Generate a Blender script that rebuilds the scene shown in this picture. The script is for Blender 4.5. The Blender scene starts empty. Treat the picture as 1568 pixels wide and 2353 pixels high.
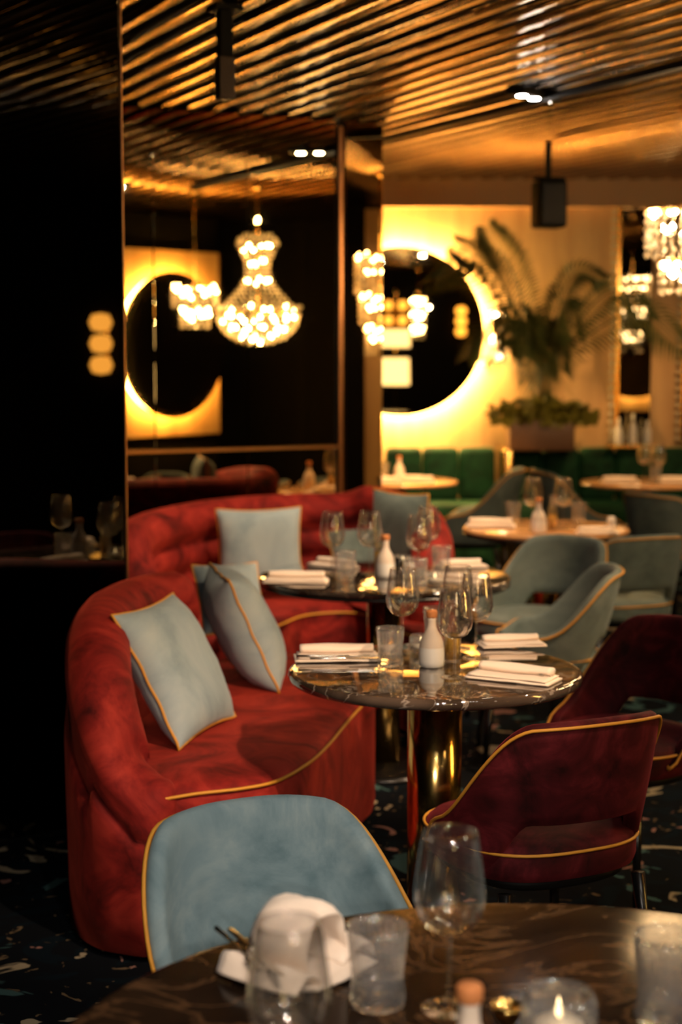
import bpy, bmesh, math, random
from math import sin, cos, tan, pi, radians, sqrt, atan2
from mathutils import Vector, Matrix

# ---------------------------------------------------------------- camera
W, H, F = 1568, 2353, 3800.0
CAMZ, PITCH = 1.63, radians(5.8)
sc = bpy.context.scene
col = sc.collection
cam_d = bpy.data.cameras.new('camera')
cam = bpy.data.objects.new('camera', cam_d); col.objects.link(cam)
cam.location = (0, 0, CAMZ); cam.rotation_euler = (pi/2 - PITCH, 0, 0)
cam_d.sensor_fit = 'VERTICAL'; cam_d.sensor_height = 36.0; cam_d.sensor_width = 24.0
cam_d.lens = F / H * 36.0
cam_d.clip_start = 0.05; cam_d.clip_end = 100
cam_d.dof.use_dof = True; cam_d.dof.focus_distance = 3.5; cam_d.dof.aperture_fstop = 2.8
sc.camera = cam

# ---------------------------------------------------------------- world, exposure, lights
sc.view_settings.view_transform = 'Standard'; sc.view_settings.look = 'None'
sc.view_settings.exposure = 0.0; sc.view_settings.gamma = 1.0
sc.view_settings.use_curve_mapping = False
world = bpy.data.worlds.new('night'); sc.world = world; world.use_nodes = True
world.node_tree.nodes['Background'].inputs[0].default_value = (0.010, 0.007, 0.005, 1)
world.node_tree.nodes['Background'].inputs[1].default_value = 0.2
sc.cycles.max_bounces = 10; sc.cycles.glossy_bounces = 6; sc.cycles.diffuse_bounces = 3
sc.cycles.transparent_max_bounces = 24; sc.cycles.transmission_bounces = 8
sc.cycles.sample_clamp_indirect = 25.0; sc.cycles.caustics_reflective = False
sc.cycles.caustics_refractive = False; sc.cycles.use_denoising = True

WARM = (1.0, 0.72, 0.47); AMBER = (1.0, 0.55, 0.20); COOL = (1.0, 0.80, 0.62)
# ceiling spot lights: (x, y, aim x, aim y, aim z, watts, cone deg, colour, soft radius)
SPOTS = [
    (1.05, 2.20, -0.35, 4.90, 0.45, 290, 34, WARM, 0.03),   # sofa in the middle
    (1.05, 2.45,  0.25, 4.40, 0.75, 190, 30, (1.0,.64,.38), 0.03),     # middle table
    (0.45, 0.85, -0.05, 3.00, 0.65, 85, 34, (1.0,.88,.76), 0.03),     # pale chair at the near table
    (0.10, 1.00,  0.10, 2.10, 0.75, 70, 34, (1.0,.70,.48), 0.03),     # near table
    (1.00, 4.60, -0.05, 7.10, 0.60, 230, 40, WARM, 0.03),    # back sofa
    (0.10, 6.75, -0.35, 7.95, 0.70, 130, 80, WARM, 0.03),    # back sofa, from above
    (0.95, 7.90,  0.90, 7.30, 0.60, 70, 46, WARM, 0.03),     # grey chairs
    (1.60, 5.40,  0.40, 6.30, 0.70, 190, 40, (1.0,.64,.38), 0.03),     # back table and chairs
    (1.00, 7.95,  1.10, 8.20, 0.75, 130, 50, AMBER, 0.03),    # far table
    (0.70, 9.60,  0.45, 11.0, 0.70, 620, 55, AMBER, 0.03),   # far left table
    (2.30, 9.60,  2.00, 11.3, 0.80, 150, 70, AMBER, 0.03),    # far right table
]
def lamp(name, kind, loc, power, color, **kw):
    d = bpy.data.lights.new(name, kind); d.energy = power; d.color = color
    for k, v in kw.items(): setattr(d, k, v)
    o = bpy.data.objects.new(name, d); col.objects.link(o); o.location = loc
    return o
CEIL = 2.78
for (x, y, ax, ay, az, w, cone, c, rad) in SPOTS:
    o = lamp('spot_light', 'SPOT', (x, y, CEIL - .03), w, c, spot_size=radians(cone), spot_blend=.7, shadow_soft_size=rad)
    o.rotation_euler = (Vector((ax, ay, az)) - o.location).to_track_quat('-Z', 'Y').to_euler()
# second loop below: wide weak warm fill, added without fittings
# lamps added out of view at pendant height, for glints on the glasses
for (x, y, z, w, ax, ay, az, cone) in ((.15, -1.4, 2.30, 120, .05, 2.45, .85, 22), (.10, -2.1, 2.22, 120, .05, 2.45, .85, 17), (1.3, -.6, 2.10, 60, .1, 2.3, .85, 24), (2.1, 1.4, 1.92, 30, .13, 2.1, .88, 20), (.6, -2.4, 2.35, 60, .25, 4.4, .85, 10)):
    o = lamp('glint_light', 'SPOT', (x, y, z), w, (1.0,.88,.76), spot_size=radians(cone), spot_blend=.8, shadow_soft_size=.025)
    o.rotation_euler = (Vector((ax, ay, az)) - o.location).to_track_quat('-Z', 'Y').to_euler()
for (x, y, w) in ((3.0, 1.6, 9), (3.4, 7.0, 12), (1.2, -1.2, 14), (4.6, 9.0, 22)):
    lamp('room_fill', 'SPOT', (x, y, 2.72), w*3.0, WARM, spot_size=radians(155), spot_blend=1.0, shadow_soft_size=.06)

# ---------------------------------------------------------------- pixel -> place helpers
def ray(px, py):
    xc = (px - W/2) / F; yc = -(py - H/2) / F
    return Vector((xc, cos(PITCH) + yc*sin(PITCH), -sin(PITCH) + yc*cos(PITCH)))
def PZ(px, py, z):
    d = ray(px, py); t = (z - CAMZ) / d.z
    return Vector((d.x*t, d.y*t, z))
def PY(px, py, y):
    d = ray(px, py); t = y / d.y
    return Vector((d.x*t, y, CAMZ + d.z*t))

# ---------------------------------------------------------------- materials
def mat(name, color=(.5,.5,.5), rough=.5, metal=0.0, **kw):
    m = bpy.data.materials.new(name); m.use_nodes = True
    b = m.node_tree.nodes['Principled BSDF']
    b.inputs['Base Color'].default_value = (*color, 1); b.inputs['Roughness'].default_value = rough
    b.inputs['Metallic'].default_value = metal
    for k, v in kw.items(): b.inputs[k.replace('_', ' ')].default_value = v
    return m
def nodes(m):
    return m.node_tree.nodes, m.node_tree.links, m.node_tree.nodes['Principled BSDF']
def add_noise_color(m, stops, scale=5, detail=4, dist=0.0, rough=.5, stretch=(1,1,1)):
    N, L, b = nodes(m)
    tc = N.new('ShaderNodeTexCoord'); mp = N.new('ShaderNodeMapping'); mp.inputs['Scale'].default_value = stretch
    n = N.new('ShaderNodeTexNoise'); n.inputs['Scale'].default_value = scale; n.inputs['Detail'].default_value = detail
    n.inputs['Distortion'].default_value = dist; n.inputs['Roughness'].default_value = rough
    r = N.new('ShaderNodeValToRGB')
    while len(r.color_ramp.elements) < len(stops): r.color_ramp.elements.new(.5)
    for e, (p, c) in zip(r.color_ramp.elements, stops): e.position = p; e.color = (*c, 1)
    L.new(tc.outputs['Object'], mp.inputs[0]); L.new(mp.outputs[0], n.inputs['Vector'])
    L.new(n.outputs['Fac'], r.inputs[0]); L.new(r.outputs[0], b.inputs['Base Color'])
    return n, r
def add_bump(m, scale=60, strength=.2, dist=.002, stretch=(1,1,1), detail=3):
    N, L, b = nodes(m)
    tc = N.new('ShaderNodeTexCoord'); mp = N.new('ShaderNodeMapping'); mp.inputs['Scale'].default_value = stretch
    n = N.new('ShaderNodeTexNoise'); n.inputs['Scale'].default_value = scale; n.inputs['Detail'].default_value = detail
    bp = N.new('ShaderNodeBump'); bp.inputs['Strength'].default_value = strength; bp.inputs['Distance'].default_value = dist
    L.new(tc.outputs['Object'], mp.inputs[0]); L.new(mp.outputs[0], n.inputs['Vector'])
    L.new(n.outputs['Fac'], bp.inputs['Height']); L.new(bp.outputs[0], b.inputs['Normal'])
def velvet(name, dark, mid, light, sheen=.35, tint=None, scale=4.5):
    m = mat(name, mid, .75, Sheen_Weight=sheen, Sheen_Roughness=.45)
    nodes(m)[2].inputs['Sheen Tint'].default_value = (*(tint or light), 1)
    nodes(m)[2].inputs['Specular IOR Level'].default_value = .15
    add_noise_color(m, [(.33, dark), (.5, mid), (.72, light)], scale, 6, 1.4, .62)
    add_bump(m, 40, .25, .0012, detail=3)
    return m
def emit(name, color, strength):
    m = bpy.data.materials.new(name); m.use_nodes = True
    N, L, b = nodes(m)
    b.inputs['Base Color'].default_value = (0, 0, 0, 1)
    b.inputs['Emission Color'].default_value = (*color, 1); b.inputs['Emission Strength'].default_value = strength
    return m
def thin_glass(name, tint=(.97,.97,.97), rough=.02, base=.05, power=1.0):
    m = bpy.data.materials.new(name); m.use_nodes = True
    N = m.node_tree.nodes; L = m.node_tree.links
    N.remove(N['Principled BSDF'])
    out = [n for n in N if n.type == 'OUTPUT_MATERIAL'][0]
    t = N.new('ShaderNodeBsdfTransparent'); t.inputs[0].default_value = (*tint, 1)
    g = N.new('ShaderNodeBsdfGlossy'); g.inputs['Roughness'].default_value = rough; g.inputs['Color'].default_value = (1,1,1,1)
    lw = N.new('ShaderNodeLayerWeight'); lw.inputs['Blend'].default_value = .35
    ma = N.new('ShaderNodeMath'); ma.operation = 'MULTIPLY_ADD'; ma.inputs[1].default_value = .55*power; ma.inputs[2].default_value = base
    mx = N.new('ShaderNodeMixShader')
    L.new(lw.outputs['Fresnel'], ma.inputs[0]); L.new(ma.outputs[0], mx.inputs[0])
    L.new(t.outputs[0], mx.inputs[1]); L.new(g.outputs[0], mx.inputs[2]); L.new(mx.outputs[0], out.inputs[0])
    return m

M = {}
M['red'] = velvet('red_velvet', (.035,.002,.002), (.20,.012,.009), (.42,.036,.022), .30, (1,.13,.07))
M['burgundy'] = velvet('burgundy_velvet', (.012,.001,.001), (.050,.0035,.005), (.13,.012,.016), .22, (.6,.06,.08), 6)
M['blue'] = velvet('pale_blue_velvet', (.11,.175,.20), (.19,.265,.29), (.31,.375,.375), .22, (.5,.6,.6), 4)
M['grey'] = velvet('grey_green_velvet', (.085,.11,.10), (.125,.155,.14), (.18,.205,.18), .3, (.5,.55,.5), 4)
M['cushion'] = velvet('pale_blue_cushion_velvet', (.21,.28,.31), (.32,.385,.405), (.42,.47,.46), .3, (.6,.65,.65), 2.2)
M['green'] = velvet('dark_green_velvet', (.002,.014,.006), (.004,.030,.013), (.008,.05,.02), .25, (.1,.4,.2))
M['piping'] = mat('mustard_piping', (.62,.27,.025), .6)
M['black'] = mat('black_lacquer', (.006,.006,.006), .25)
M['matt_black'] = mat('matt_black_metal', (.005,.0045,.004), .6); M['matt_black'].node_tree.nodes['Principled BSDF'].inputs['Specular IOR Level'].default_value = .15
M['brass'] = mat('polished_brass', (.80,.52,.16), .16, 1.0); add_bump(M['brass'], 14, .12, .01, (1,1,.15))
M['dark_brass'] = mat('dark_brass', (.35,.17,.06), .3, 1.0)
M['copper'] = mat('copper_trim', (.55,.26,.11), .32, 1.0)
M['steel'] = mat('polished_cutlery_steel', (.75,.70,.62), .18, 1.0)
M['cloth'] = mat('linen_napkin_cloth', (.80,.66,.54), .85, Sheen_Weight=.2); add_bump(M['cloth'], 300, .25, .0008)
M['ceramic'] = mat('white_ceramic', (.80,.76,.70), .28)
M['bisque'] = mat('unglazed_ceramic', (.66,.55,.45), .7)
M['cork'] = mat('orange_cork', (.55,.20,.06), .75); add_bump(M['cork'], 120, .4, .002)
M['oil'] = mat('amber_oil', (.75,.42,.04), .05, Transmission_Weight=.55, IOR=1.3)
def hybrid_glass(name, base, power, rough, gloss, haze, tint=(.985,.985,.98)):
    """thin vessel glass: clear where it is seen face on, refracting towards its edges"""
    m = bpy.data.materials.new(name); m.use_nodes = True
    N = m.node_tree.nodes; L = m.node_tree.links; N.remove(N['Principled BSDF'])
    out = [n for n in N if n.type == 'OUTPUT_MATERIAL'][0]
    t = N.new('ShaderNodeBsdfTransparent'); t.inputs[0].default_value = (*tint, 1)
    g = N.new('ShaderNodeBsdfGlass'); g.inputs['Roughness'].default_value = rough; g.inputs['IOR'].default_value = 1.5
    k = N.new('ShaderNodeBsdfGlossy'); k.inputs['Roughness'].default_value = .02
    lw = N.new('ShaderNodeLayerWeight'); lw.inputs['Blend'].default_value = .5
    ma = N.new('ShaderNodeMath'); ma.operation = 'MULTIPLY_ADD'; ma.inputs[1].default_value = power; ma.inputs[2].default_value = base; ma.use_clamp = True
    m1 = N.new('ShaderNodeMixShader'); m2 = N.new('ShaderNodeMixShader'); m2.inputs[0].default_value = gloss
    pw_ = N.new('ShaderNodeMath'); pw_.operation = 'POWER'; pw_.inputs[1].default_value = 2.2
    df = N.new('ShaderNodeBsdfDiffuse'); m3 = N.new('ShaderNodeMixShader'); m3.inputs[0].default_value = haze
    L.new(lw.outputs['Facing'], pw_.inputs[0]); L.new(pw_.outputs[0], ma.inputs[0]); L.new(ma.outputs[0], m1.inputs[0])
    L.new(t.outputs[0], m1.inputs[1]); L.new(g.outputs[0], m1.inputs[2])
    L.new(m1.outputs[0], m2.inputs[1]); L.new(k.outputs[0], m2.inputs[2])
    L.new(m2.outputs[0], m3.inputs[1]); L.new(df.outputs[0], m3.inputs[2]); L.new(m3.outputs[0], out.inputs[0])
    return m
M['glass'] = hybrid_glass('clear_wine_glass', .035, .8, .02, .11, .004)
M['pressed'] = hybrid_glass('pressed_tumbler_glass', .14, .7, .05, .07, .045)
M['crystal'] = mat('cut_crystal', (1.0,.86,.62), .08, Transmission_Weight=.55, IOR=1.35)
M['crystal'].node_tree.nodes['Principled BSDF'].inputs['Specular IOR Level'].default_value = .9
M['mirror'] = mat('bronze_mirror_glass', (.74,.58,.32), .015, 1.0)
M['dark_mirror'] = mat('black_mirror_glass', (.18,.165,.135), .012, 1.0)
M['disc_mirror'] = mat('round_mirror_glass', (.62,.50,.30), .01, 1.0)
M['bulb'] = emit('warm_candle_bulb', (1.0,.74,.40), 220)
M['bulb_far'] = emit('amber_bulb', (1.0,.64,.30), 90)
M['shade_lit'] = emit('lit_lamp_shade', (1.0,.70,.34), 4.5)
M['amber_lit'] = emit('amber_glass_lobe', (1.0,.42,.06), 5.0)
M['white_lit'] = emit('spot_lens', (1.0,.90,.80), 120)
M['white_hot'] = emit('added_spot_lens', (1.0,.90,.78), 900)
M['halo'] = emit('halo_strip', (1.0,.60,.18), 330)
M['halo_dim'] = emit('halo_strip_dim', (1.0,.58,.14), 120)
M['leaf'] = mat('palm_leaf', (.040,.055,.010), .5); M['leaf'].node_tree.nodes['Principled BSDF'].inputs['Transmission Weight'].default_value = 0
M['fern'] = mat('bushy_leaf', (.14,.13,.015), .5)
M['bark'] = mat('palm_stem', (.12,.08,.03), .8)
M['planter'] = mat('brown_planter', (.08,.035,.015), .5)
M['wick'] = mat('candle_wax', (.85,.75,.6), .5)
M['orange_top'] = mat('orange_marble', (.5,.25,.1), .15)

M['slat'] = mat('bronze_ceiling_slat', (.50,.33,.15), .14, 1.0)
add_noise_color(M['slat'], [(.3,(.30,.19,.08)),(.7,(.60,.40,.18))], 3, 5, .5)
add_bump(M['slat'], 5, .35, .02, detail=4)
M['ceiling_void'] = mat('black_ceiling_void', (.006,.005,.004), .8)
M['dark_wall'] = mat('dark_wall_paint', (.006,.005,.004), 1.0); M['dark_wall'].node_tree.nodes['Principled BSDF'].inputs['Specular IOR Level'].default_value = .05

# warm wood-like plaster with faint vertical streaks
M['plaster'] = mat('warm_wall_veneer', (.55,.38,.22), .6)
add_noise_color(M['plaster'], [(.3,(.42,.24,.10)),(.7,(.64,.40,.18))], 2.2, 6, .4, .6, (3,3,.35))
M['fascia'] = mat('warm_wall_fascia', (.45,.25,.10), .5)

def marble(name, base, mid, vein, scale=3.0, rough=.08, vw=.035):
    m = mat(name, base, rough)
    N, L, b = nodes(m)
    tc = N.new('ShaderNodeTexCoord')
    n1 = N.new('ShaderNodeTexNoise'); n1.inputs['Scale'].default_value = scale; n1.inputs['Detail'].default_value = 8; n1.inputs['Distortion'].default_value = 1.6
    r1 = N.new('ShaderNodeValToRGB')
    r1.color_ramp.elements[0].position = .35; r1.color_ramp.elements[0].color = (*base, 1)
    r1.color_ramp.elements[1].position = .7; r1.color_ramp.elements[1].color = (*mid, 1)
    n2 = N.new('ShaderNodeTexNoise'); n2.inputs['Scale'].default_value = scale*1.1; n2.inputs['Detail'].default_value = 5; n2.inputs['Distortion'].default_value = 2.5
    s = N.new('ShaderNodeMath'); s.operation = 'SUBTRACT'; s.inputs[1].default_value = .5
    a = N.new('ShaderNodeMath'); a.operation = 'ABSOLUTE'
    r2 = N.new('ShaderNodeValToRGB')
    r2.color_ramp.elements[0].position = 0; r2.color_ramp.elements[0].color = (1,1,1,1)
    r2.color_ramp.elements[1].position = vw; r2.color_ramp.elements[1].color = (0,0,0,1)
    mx = N.new('ShaderNodeMixRGB'); mx.inputs[2].default_value = (*vein, 1)
    L.new(tc.outputs['Object'], n1.inputs['Vector']); L.new(tc.outputs['Object'], n2.inputs['Vector'])
    L.new(n1.outputs['Fac'], r1.inputs[0]); L.new(n2.outputs['Fac'], s.inputs[0]); L.new(s.outputs[0], a.inputs[0])
    L.new(a.outputs[0], r2.inputs[0]); L.new(r2.outputs[0], mx.inputs[0]); L.new(r1.outputs[0], mx.inputs[1])
    L.new(mx.outputs[0], b.inputs['Base Color']); b.inputs['Coat Weight'].default_value = .8; b.inputs['Coat Roughness'].default_value = .02
    return m
M['marble'] = marble('brown_marble', (.030,.020,.014), (.085,.058,.042), (.28,.23,.19), 3.2, .035, .016)
M['marble_dark'] = marble('dark_brown_marble', (.006,.004,.003), (.028,.015,.008), (.085,.043,.020), 3.4, .12, .03)
nodes(M['marble_dark'])[2].inputs['Coat Weight'].default_value = 0; nodes(M['marble_dark'])[2].inputs['IOR'].default_value = 1.14; nodes(M['marble_dark'])[2].inputs['Coat Roughness'].default_value = .1
M['marble_black'] = marble('black_marble', (.015,.010,.008), (.06,.04,.03), (.2,.15,.1), 4, .05, .01)

# dark carpet with swirling cream, teal and rose blots
def carpet():
    m = mat('swirled_dark_carpet', (.01,.01,.01), .9)
    N, L, b = nodes(m)
    tc = N.new('ShaderNodeTexCoord')
    def noise(scale, dist, det=3, off=0):
        mp = N.new('ShaderNodeMapping'); mp.inputs['Location'].default_value = (off, off*.7, off*.3)
        n = N.new('ShaderNodeTexNoise'); n.inputs['Scale'].default_value = scale; n.inputs['Detail'].default_value = det; n.inputs['Distortion'].default_value = dist
        L.new(tc.outputs['Object'], mp.inputs[0]); L.new(mp.outputs[0], n.inputs['Vector']); return n
    def ramp(n, a, c):
        r = N.new('ShaderNodeValToRGB'); r.color_ramp.elements[0].position = a; r.color_ramp.elements[1].position = c
        L.new(n.outputs['Fac'], r.inputs[0]); return r
    cur = None
    prev = (.006,.007,.009,1)
    for (scale, dist, off, a, c, colr) in ((2.5,3.0,0,.55,.60,(.006,.010,.014)),(2.6,2.2,5,.63,.645,(.05,.10,.10)),(3.0,1.8,11,.63,.645,(.36,.29,.19)),(3.2,2.5,23,.68,.69,(.30,.15,.12)),(6,4,31,.66,.70,(.16,.11,.06))):
        n = noise(scale, dist, 3, off); r = ramp(n, a, c)
        mx = N.new('ShaderNodeMixRGB'); mx.inputs[2].default_value = (*colr, 1)
        if cur is None: mx.inputs[1].default_value = prev
        else: L.new(cur.outputs[0], mx.inputs[1])
        L.new(r.outputs[0], mx.inputs[0]); cur = mx
    L.new(cur.outputs[0], b.inputs['Base Color'])
    return m
M['carpet'] = carpet(); nodes(M['carpet'])[2].inputs['Specular IOR Level'].default_value = .02

# ---------------------------------------------------------------- object helpers
def obj(name, bm, m, parent=None, smooth=True, loc=None):
    me = bpy.data.meshes.new(name); bm.normal_update(); bm.to_mesh(me); bm.free()
    if smooth:
        for p in me.polygons: p.use_smooth = True
    me.materials.append(m)
    o = bpy.data.objects.new(name, me); col.objects.link(o)
    if parent is not None: o.parent = parent
    if loc is not None: o.location = loc
    return o
def tag(o, label, cat, group=None, kind=None):
    if label: o['label'] = label
    if cat: o['category'] = cat
    if group: o['group'] = group
    if kind: o['kind'] = kind
    return o
def thing(name, label, cat, loc=(0,0,0), rz=0.0, group=None):
    o = bpy.data.objects.new(name, None); col.objects.link(o)
    o.empty_display_size = .1; o.location = loc; o.rotation_euler = (0, 0, rz)
    return tag(o, label, cat, group)
def dup(root, loc, rz=None, label=None, group=None, scale=None):
    r = root.copy(); col.objects.link(r); r.location = loc
    if rz is not None: r.rotation_euler = (0, 0, rz)
    if scale is not None: r.scale = (scale,)*3 if not hasattr(scale, '__len__') else scale
    if label: r['label'] = label
    if group: r['group'] = group
    for ch in list(root.children):
        c = ch.copy(); col.objects.link(c); c.parent = r
        for g in list(ch.children):
            d = g.copy(); col.objects.link(d); d.parent = c
    return r
def bm_box(bm, c, s, rz=0.0, bevel=0.0):
    r = bmesh.ops.create_cube(bm, size=1.0)
    vs = r['verts']
    bmesh.ops.scale(bm, vec=s, verts=vs)
    if bevel > 0:
        es = list({e for v in vs for e in v.link_edges})
        rb = bmesh.ops.bevel(bm, geom=es, offset=bevel, segments=2, affect='EDGES', profile=.6)
        vs = list({v for f in rb['faces'] for v in f.verts} | {v for v in vs if v.is_valid})
    bmesh.ops.rotate(bm, cent=(0,0,0), matrix=Matrix.Rotation(rz, 3, 'Z'), verts=vs)
    bmesh.ops.translate(bm, vec=c, verts=vs)
    return vs
def box_bm(c, s, rz=0.0, bevel=0.0):
    bm = bmesh.new(); bm_box(bm, c, s, rz, bevel); return bm
def lathe(profile, seg=32, bm=None, flute=None, center=(0,0,0)):
    """profile: list of (r, z); flute: (count, depth, z0, z1)"""
    bm = bm or bmesh.new(); rings = []
    for (r, z) in profile:
        if r < 1e-6: rings.append([bm.verts.new((center[0], center[1], center[2]+z))]); continue
        ring = []
        for i in range(seg):
            a = 2*pi*i/seg; rr = r
            if flute and flute[2] <= z <= flute[3]: rr = r + flute[1]*(abs(sin(a*flute[0]/2)) - .5)
            ring.append(bm.verts.new((center[0]+rr*cos(a), center[1]+rr*sin(a), center[2]+z)))
        rings.append(ring)
    for a, b in zip(rings, rings[1:]):
        if len(a) == 1 and len(b) == 1: continue
        for i in range(seg):
            j = (i+1) % seg
            if len(a) == 1: bm.faces.new((a[0], b[j], b[i]))
            elif len(b) == 1: bm.faces.new((a[i], a[j], b[0]))
            else: bm.faces.new((a[i], a[j], b[j], b[i]))
    return bm
def tube(pts, r, seg=6, closed=False, bm=None, radii=None):
    bm = bm or bmesh.new(); pts = [Vector(p) for p in pts]; n = len(pts); rings = []
    up = Vector((0,0,1)); prevn = None
    for i, p in enumerate(pts):
        a = pts[(i-1) % n] if (closed or i > 0) else p
        b = pts[(i+1) % n] if (closed or i < n-1) else p
        t = (b - a).normalized() if (b-a).length > 1e-9 else Vector((0,0,1))
        if prevn is None:
            nn = t.cross(up)
            if nn.length < 1e-3: nn = t.cross(Vector((1,0,0)))
        else: nn = prevn - t*prevn.dot(t)
        nn.normalize(); prevn = nn; bb = t.cross(nn)
        rr = radii[i] if radii else r
        rings.append([bm.verts.new(p + nn*rr*cos(2*pi*k/seg) + bb*rr*sin(2*pi*k/seg)) for k in range(seg)])
    m = n if closed else n-1
    for i in range(m):
        A, B = rings[i], rings[(i+1) % n]
        for k in range(seg):
            l = (k+1) % seg
            try: bm.faces.new((A[k], A[l], B[l], B[k]))
            except ValueError: pass
    if not closed:
        bm.faces.new(list(reversed(rings[0]))); bm.faces.new(rings[-1])
    return bm
def catmull(pts, n=8, closed=False):
    pts = [Vector(p) for p in pts]; out = []; m = len(pts)
    rng = range(m) if closed else range(m-1)
    for i in rng:
        p1, p2 = pts[i], pts[(i+1) % m]
        p0 = pts[(i-1) % m] if (closed or i > 0) else p1*2 - p2
        p3 = pts[(i+2) % m] if (closed or i < m-2) else p2*2 - p1
        for k in range(n):
            t = k/n
            out.append(.5*((2*p1) + (p2-p0)*t + (2*p0-5*p1+4*p2-p3)*t*t + (3*p1-p0-3*p2+p3)*t*t*t))
    if not closed: out.append(pts[-1].copy())
    return out
def grid_loft(rings, bm=None, closed_ring=True, cap=True):
    bm = bm or bmesh.new(); vr = [[bm.verts.new(p) for p in r] for r in rings]
    n = len(vr[0])
    for a, b in zip(vr, vr[1:]):
        for k in range(n if closed_ring else n-1):
            l = (k+1) % n
            bm.faces.new((a[k], a[l], b[l], b[k]))
    if cap:
        bm.faces.new(list(reversed(vr[0]))); bm.faces.new(vr[-1])
    return bm
def smooth01(t):
    t = max(0, min(1, t)); return t*t*(3-2*t)
rnd = random.Random(7)

# ================================================================ SETTING
XMIN, XMAX, YMIN, YMAX = -5.0, 5.4, -3.6, 12.0
o = obj('floor', box_bm(((XMIN+XMAX)/2, (YMIN+YMAX)/2, -.05), (XMAX-XMIN, YMAX-YMIN, .1)), M['carpet'], smooth=False)
o['kind'] = 'structure'
ceiling = obj('ceiling', box_bm(((XMIN+XMAX)/2, (YMIN+YMAX)/2, 2.915), (XMAX-XMIN, YMAX-YMIN, .08)), M['ceiling_void'], smooth=False)
ceiling['kind'] = 'structure'
for nm, c, s in (('wall_back', (.2+2.6, YMAX+.05, 1.45), (XMAX+.4, .1, 2.9)),
                 ('wall_right', (XMAX+.05, 4.2, 1.45), (.1, 15.6, 2.9)),
                 ('wall_left', (XMIN-.05, 4.2, 1.45), (.1, 15.6, 2.9)),
                 ('wall_near', (.2, YMIN-.05, 1.45), (10.4, .1, 2.9))):
    w = obj(nm, box_bm(c, s), M['plaster'] if nm in ('wall_back',) else M['dark_wall'], smooth=False); w['kind'] = 'structure'
w = obj('trim_1', box_bm((2.8, YMAX-.04, 2.70), (5.2, .08, .20)), M['fascia'], smooth=False); w['kind'] = 'structure'

w = obj('wall_panel_right', box_bm((XMAX-.02, 9.62, 1.38), (.04, 1.36, 2.76)), M['plaster'], smooth=False); w['kind'] = 'structure'
# grid direction of the room: ribs run along G, the mirror wall along E
TH = atan2(.423, .906)
E = Vector((.906, .423, 0)).normalized(); G = Vector((-E.y, E.x, 0))
# ceiling slats: each a convex bronze bar clipped to the room rectangle
def clip(p, d):
    t0, t1 = -50, 50
    for (o_, dd, lo, hi) in ((p.x, d.x, XMIN+.02, XMAX-.02), (p.y, d.y, YMIN+.02, YMAX-.09)):
        a, b = (lo-o_)/dd, (hi-o_)/dd
        if a > b: a, b = b, a
        t0, t1 = max(t0, a), min(t1, b)
    return t0, t1
SP = .135
for i in range(-70, 110):
    p = E * (i*SP + .03)
    t0, t1 = clip(p, G)
    if t1 - t0 < .3: continue
    a, b = p + G*t0, p + G*t1
    prof = [(-.040, .070), (-.043, .012), (-.036, .001), (-.016, -.004), (.016, -.004), (.036, .001), (.043, .012), (.040, .070)]
    nseg = 1
    rings = []
    for q in (a, b):
        rings.append([(q.x + E.x*u, q.y + E.y*u, CEIL + .012 + z) for (u, z) in prof])
    s_ = obj('ceiling_slat', grid_loft(rings), M['slat'], ceiling)
    s_.data.materials.append(M['ceiling_void'])
    for k in (0, 6, 7): s_.data.polygons[k].material_index = 1  # shade of the gaps put into the colour: slat sides blackened

# mirror wall block (bronze glass) -------------------------------------------------
P0 = Vector((-.52, 8.50, 0))
C1 = P0 + E*.57
L1 = P0 - E*3.6
D45 = Vector((.7071, .7071, 0))
C2 = C1 + D45*.315
B2 = C2 + G*2.6
def prism(pts, z0, z1):
    bm = bmesh.new()
    a = [bm.verts.new((p[0], p[1], z0)) for p in pts]; b = [bm.verts.new((p[0], p[1], z1)) for p in pts]
    bm.faces.new(list(reversed(a))); bm.faces.new(b)
    for i in range(len(pts)):
        j = (i+1) % len(pts); bm.faces.new((a[i], a[j], b[j], b[i]))
    bmesh.ops.recalc_face_normals(bm, faces=bm.faces)
    return bm
bk = .02
mw = obj('wall_mirror', prism([(L1+G*bk), (C1+G*bk), (C2+G*bk), B2, L1+G*2.6], 0, CEIL+.004), M['black'], smooth=False); mw['kind'] = 'structure'
def panel(parent, a, b, z0, z1, m, th=.014, gap=.002):
    """flat glass pane between a and b with its own bevelled edges"""
    d = (b-a); ln = d.length; d.normalize(); ang = atan2(d.y, d.x)
    nrm = Vector((d.y, -d.x, 0))
    c = (a+b)/2 + nrm*0.0
    return obj('mirror_panel', box_bm((c.x, c.y, (z0+z1)/2), (ln-gap*2, th, z1-z0-gap*2), ang, .0015), m, parent, smooth=False)
npan = 7
for k in range(npan):
    b = C1 - E*(.03 + k*.50); a = b - E*.50
    panel(mw, a, b, 1.10, CEIL+.006, M['mirror'])
    panel(mw, a, b, .02, 1.085, M['mirror'])
panel(mw, C1 + D45*.03, C2, .02, CEIL+.006, M['mirror'])
panel(mw, C2 + G*.02, C2 + G*1.25, .02, CEIL+.006, M['mirror'])
panel(mw, C2 + G*1.25, C2 + G*2.5, .02, CEIL+.006, M['mirror'])
t = obj('trim_2', box_bm((C1.x+.002, C1.y-.004, CEIL/2-.01), (.022, .018, CEIL-.03), radians(35), .004), M['copper'], smooth=False); t['kind'] = 'structure'
c = (C1 - E*1.75 - G*.012)
t = obj('trim_3', box_bm((c.x, c.y, 1.092), (3.5, .012, .014), TH), M['dark_brass'], smooth=False); t['kind'] = 'structure'

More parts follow.
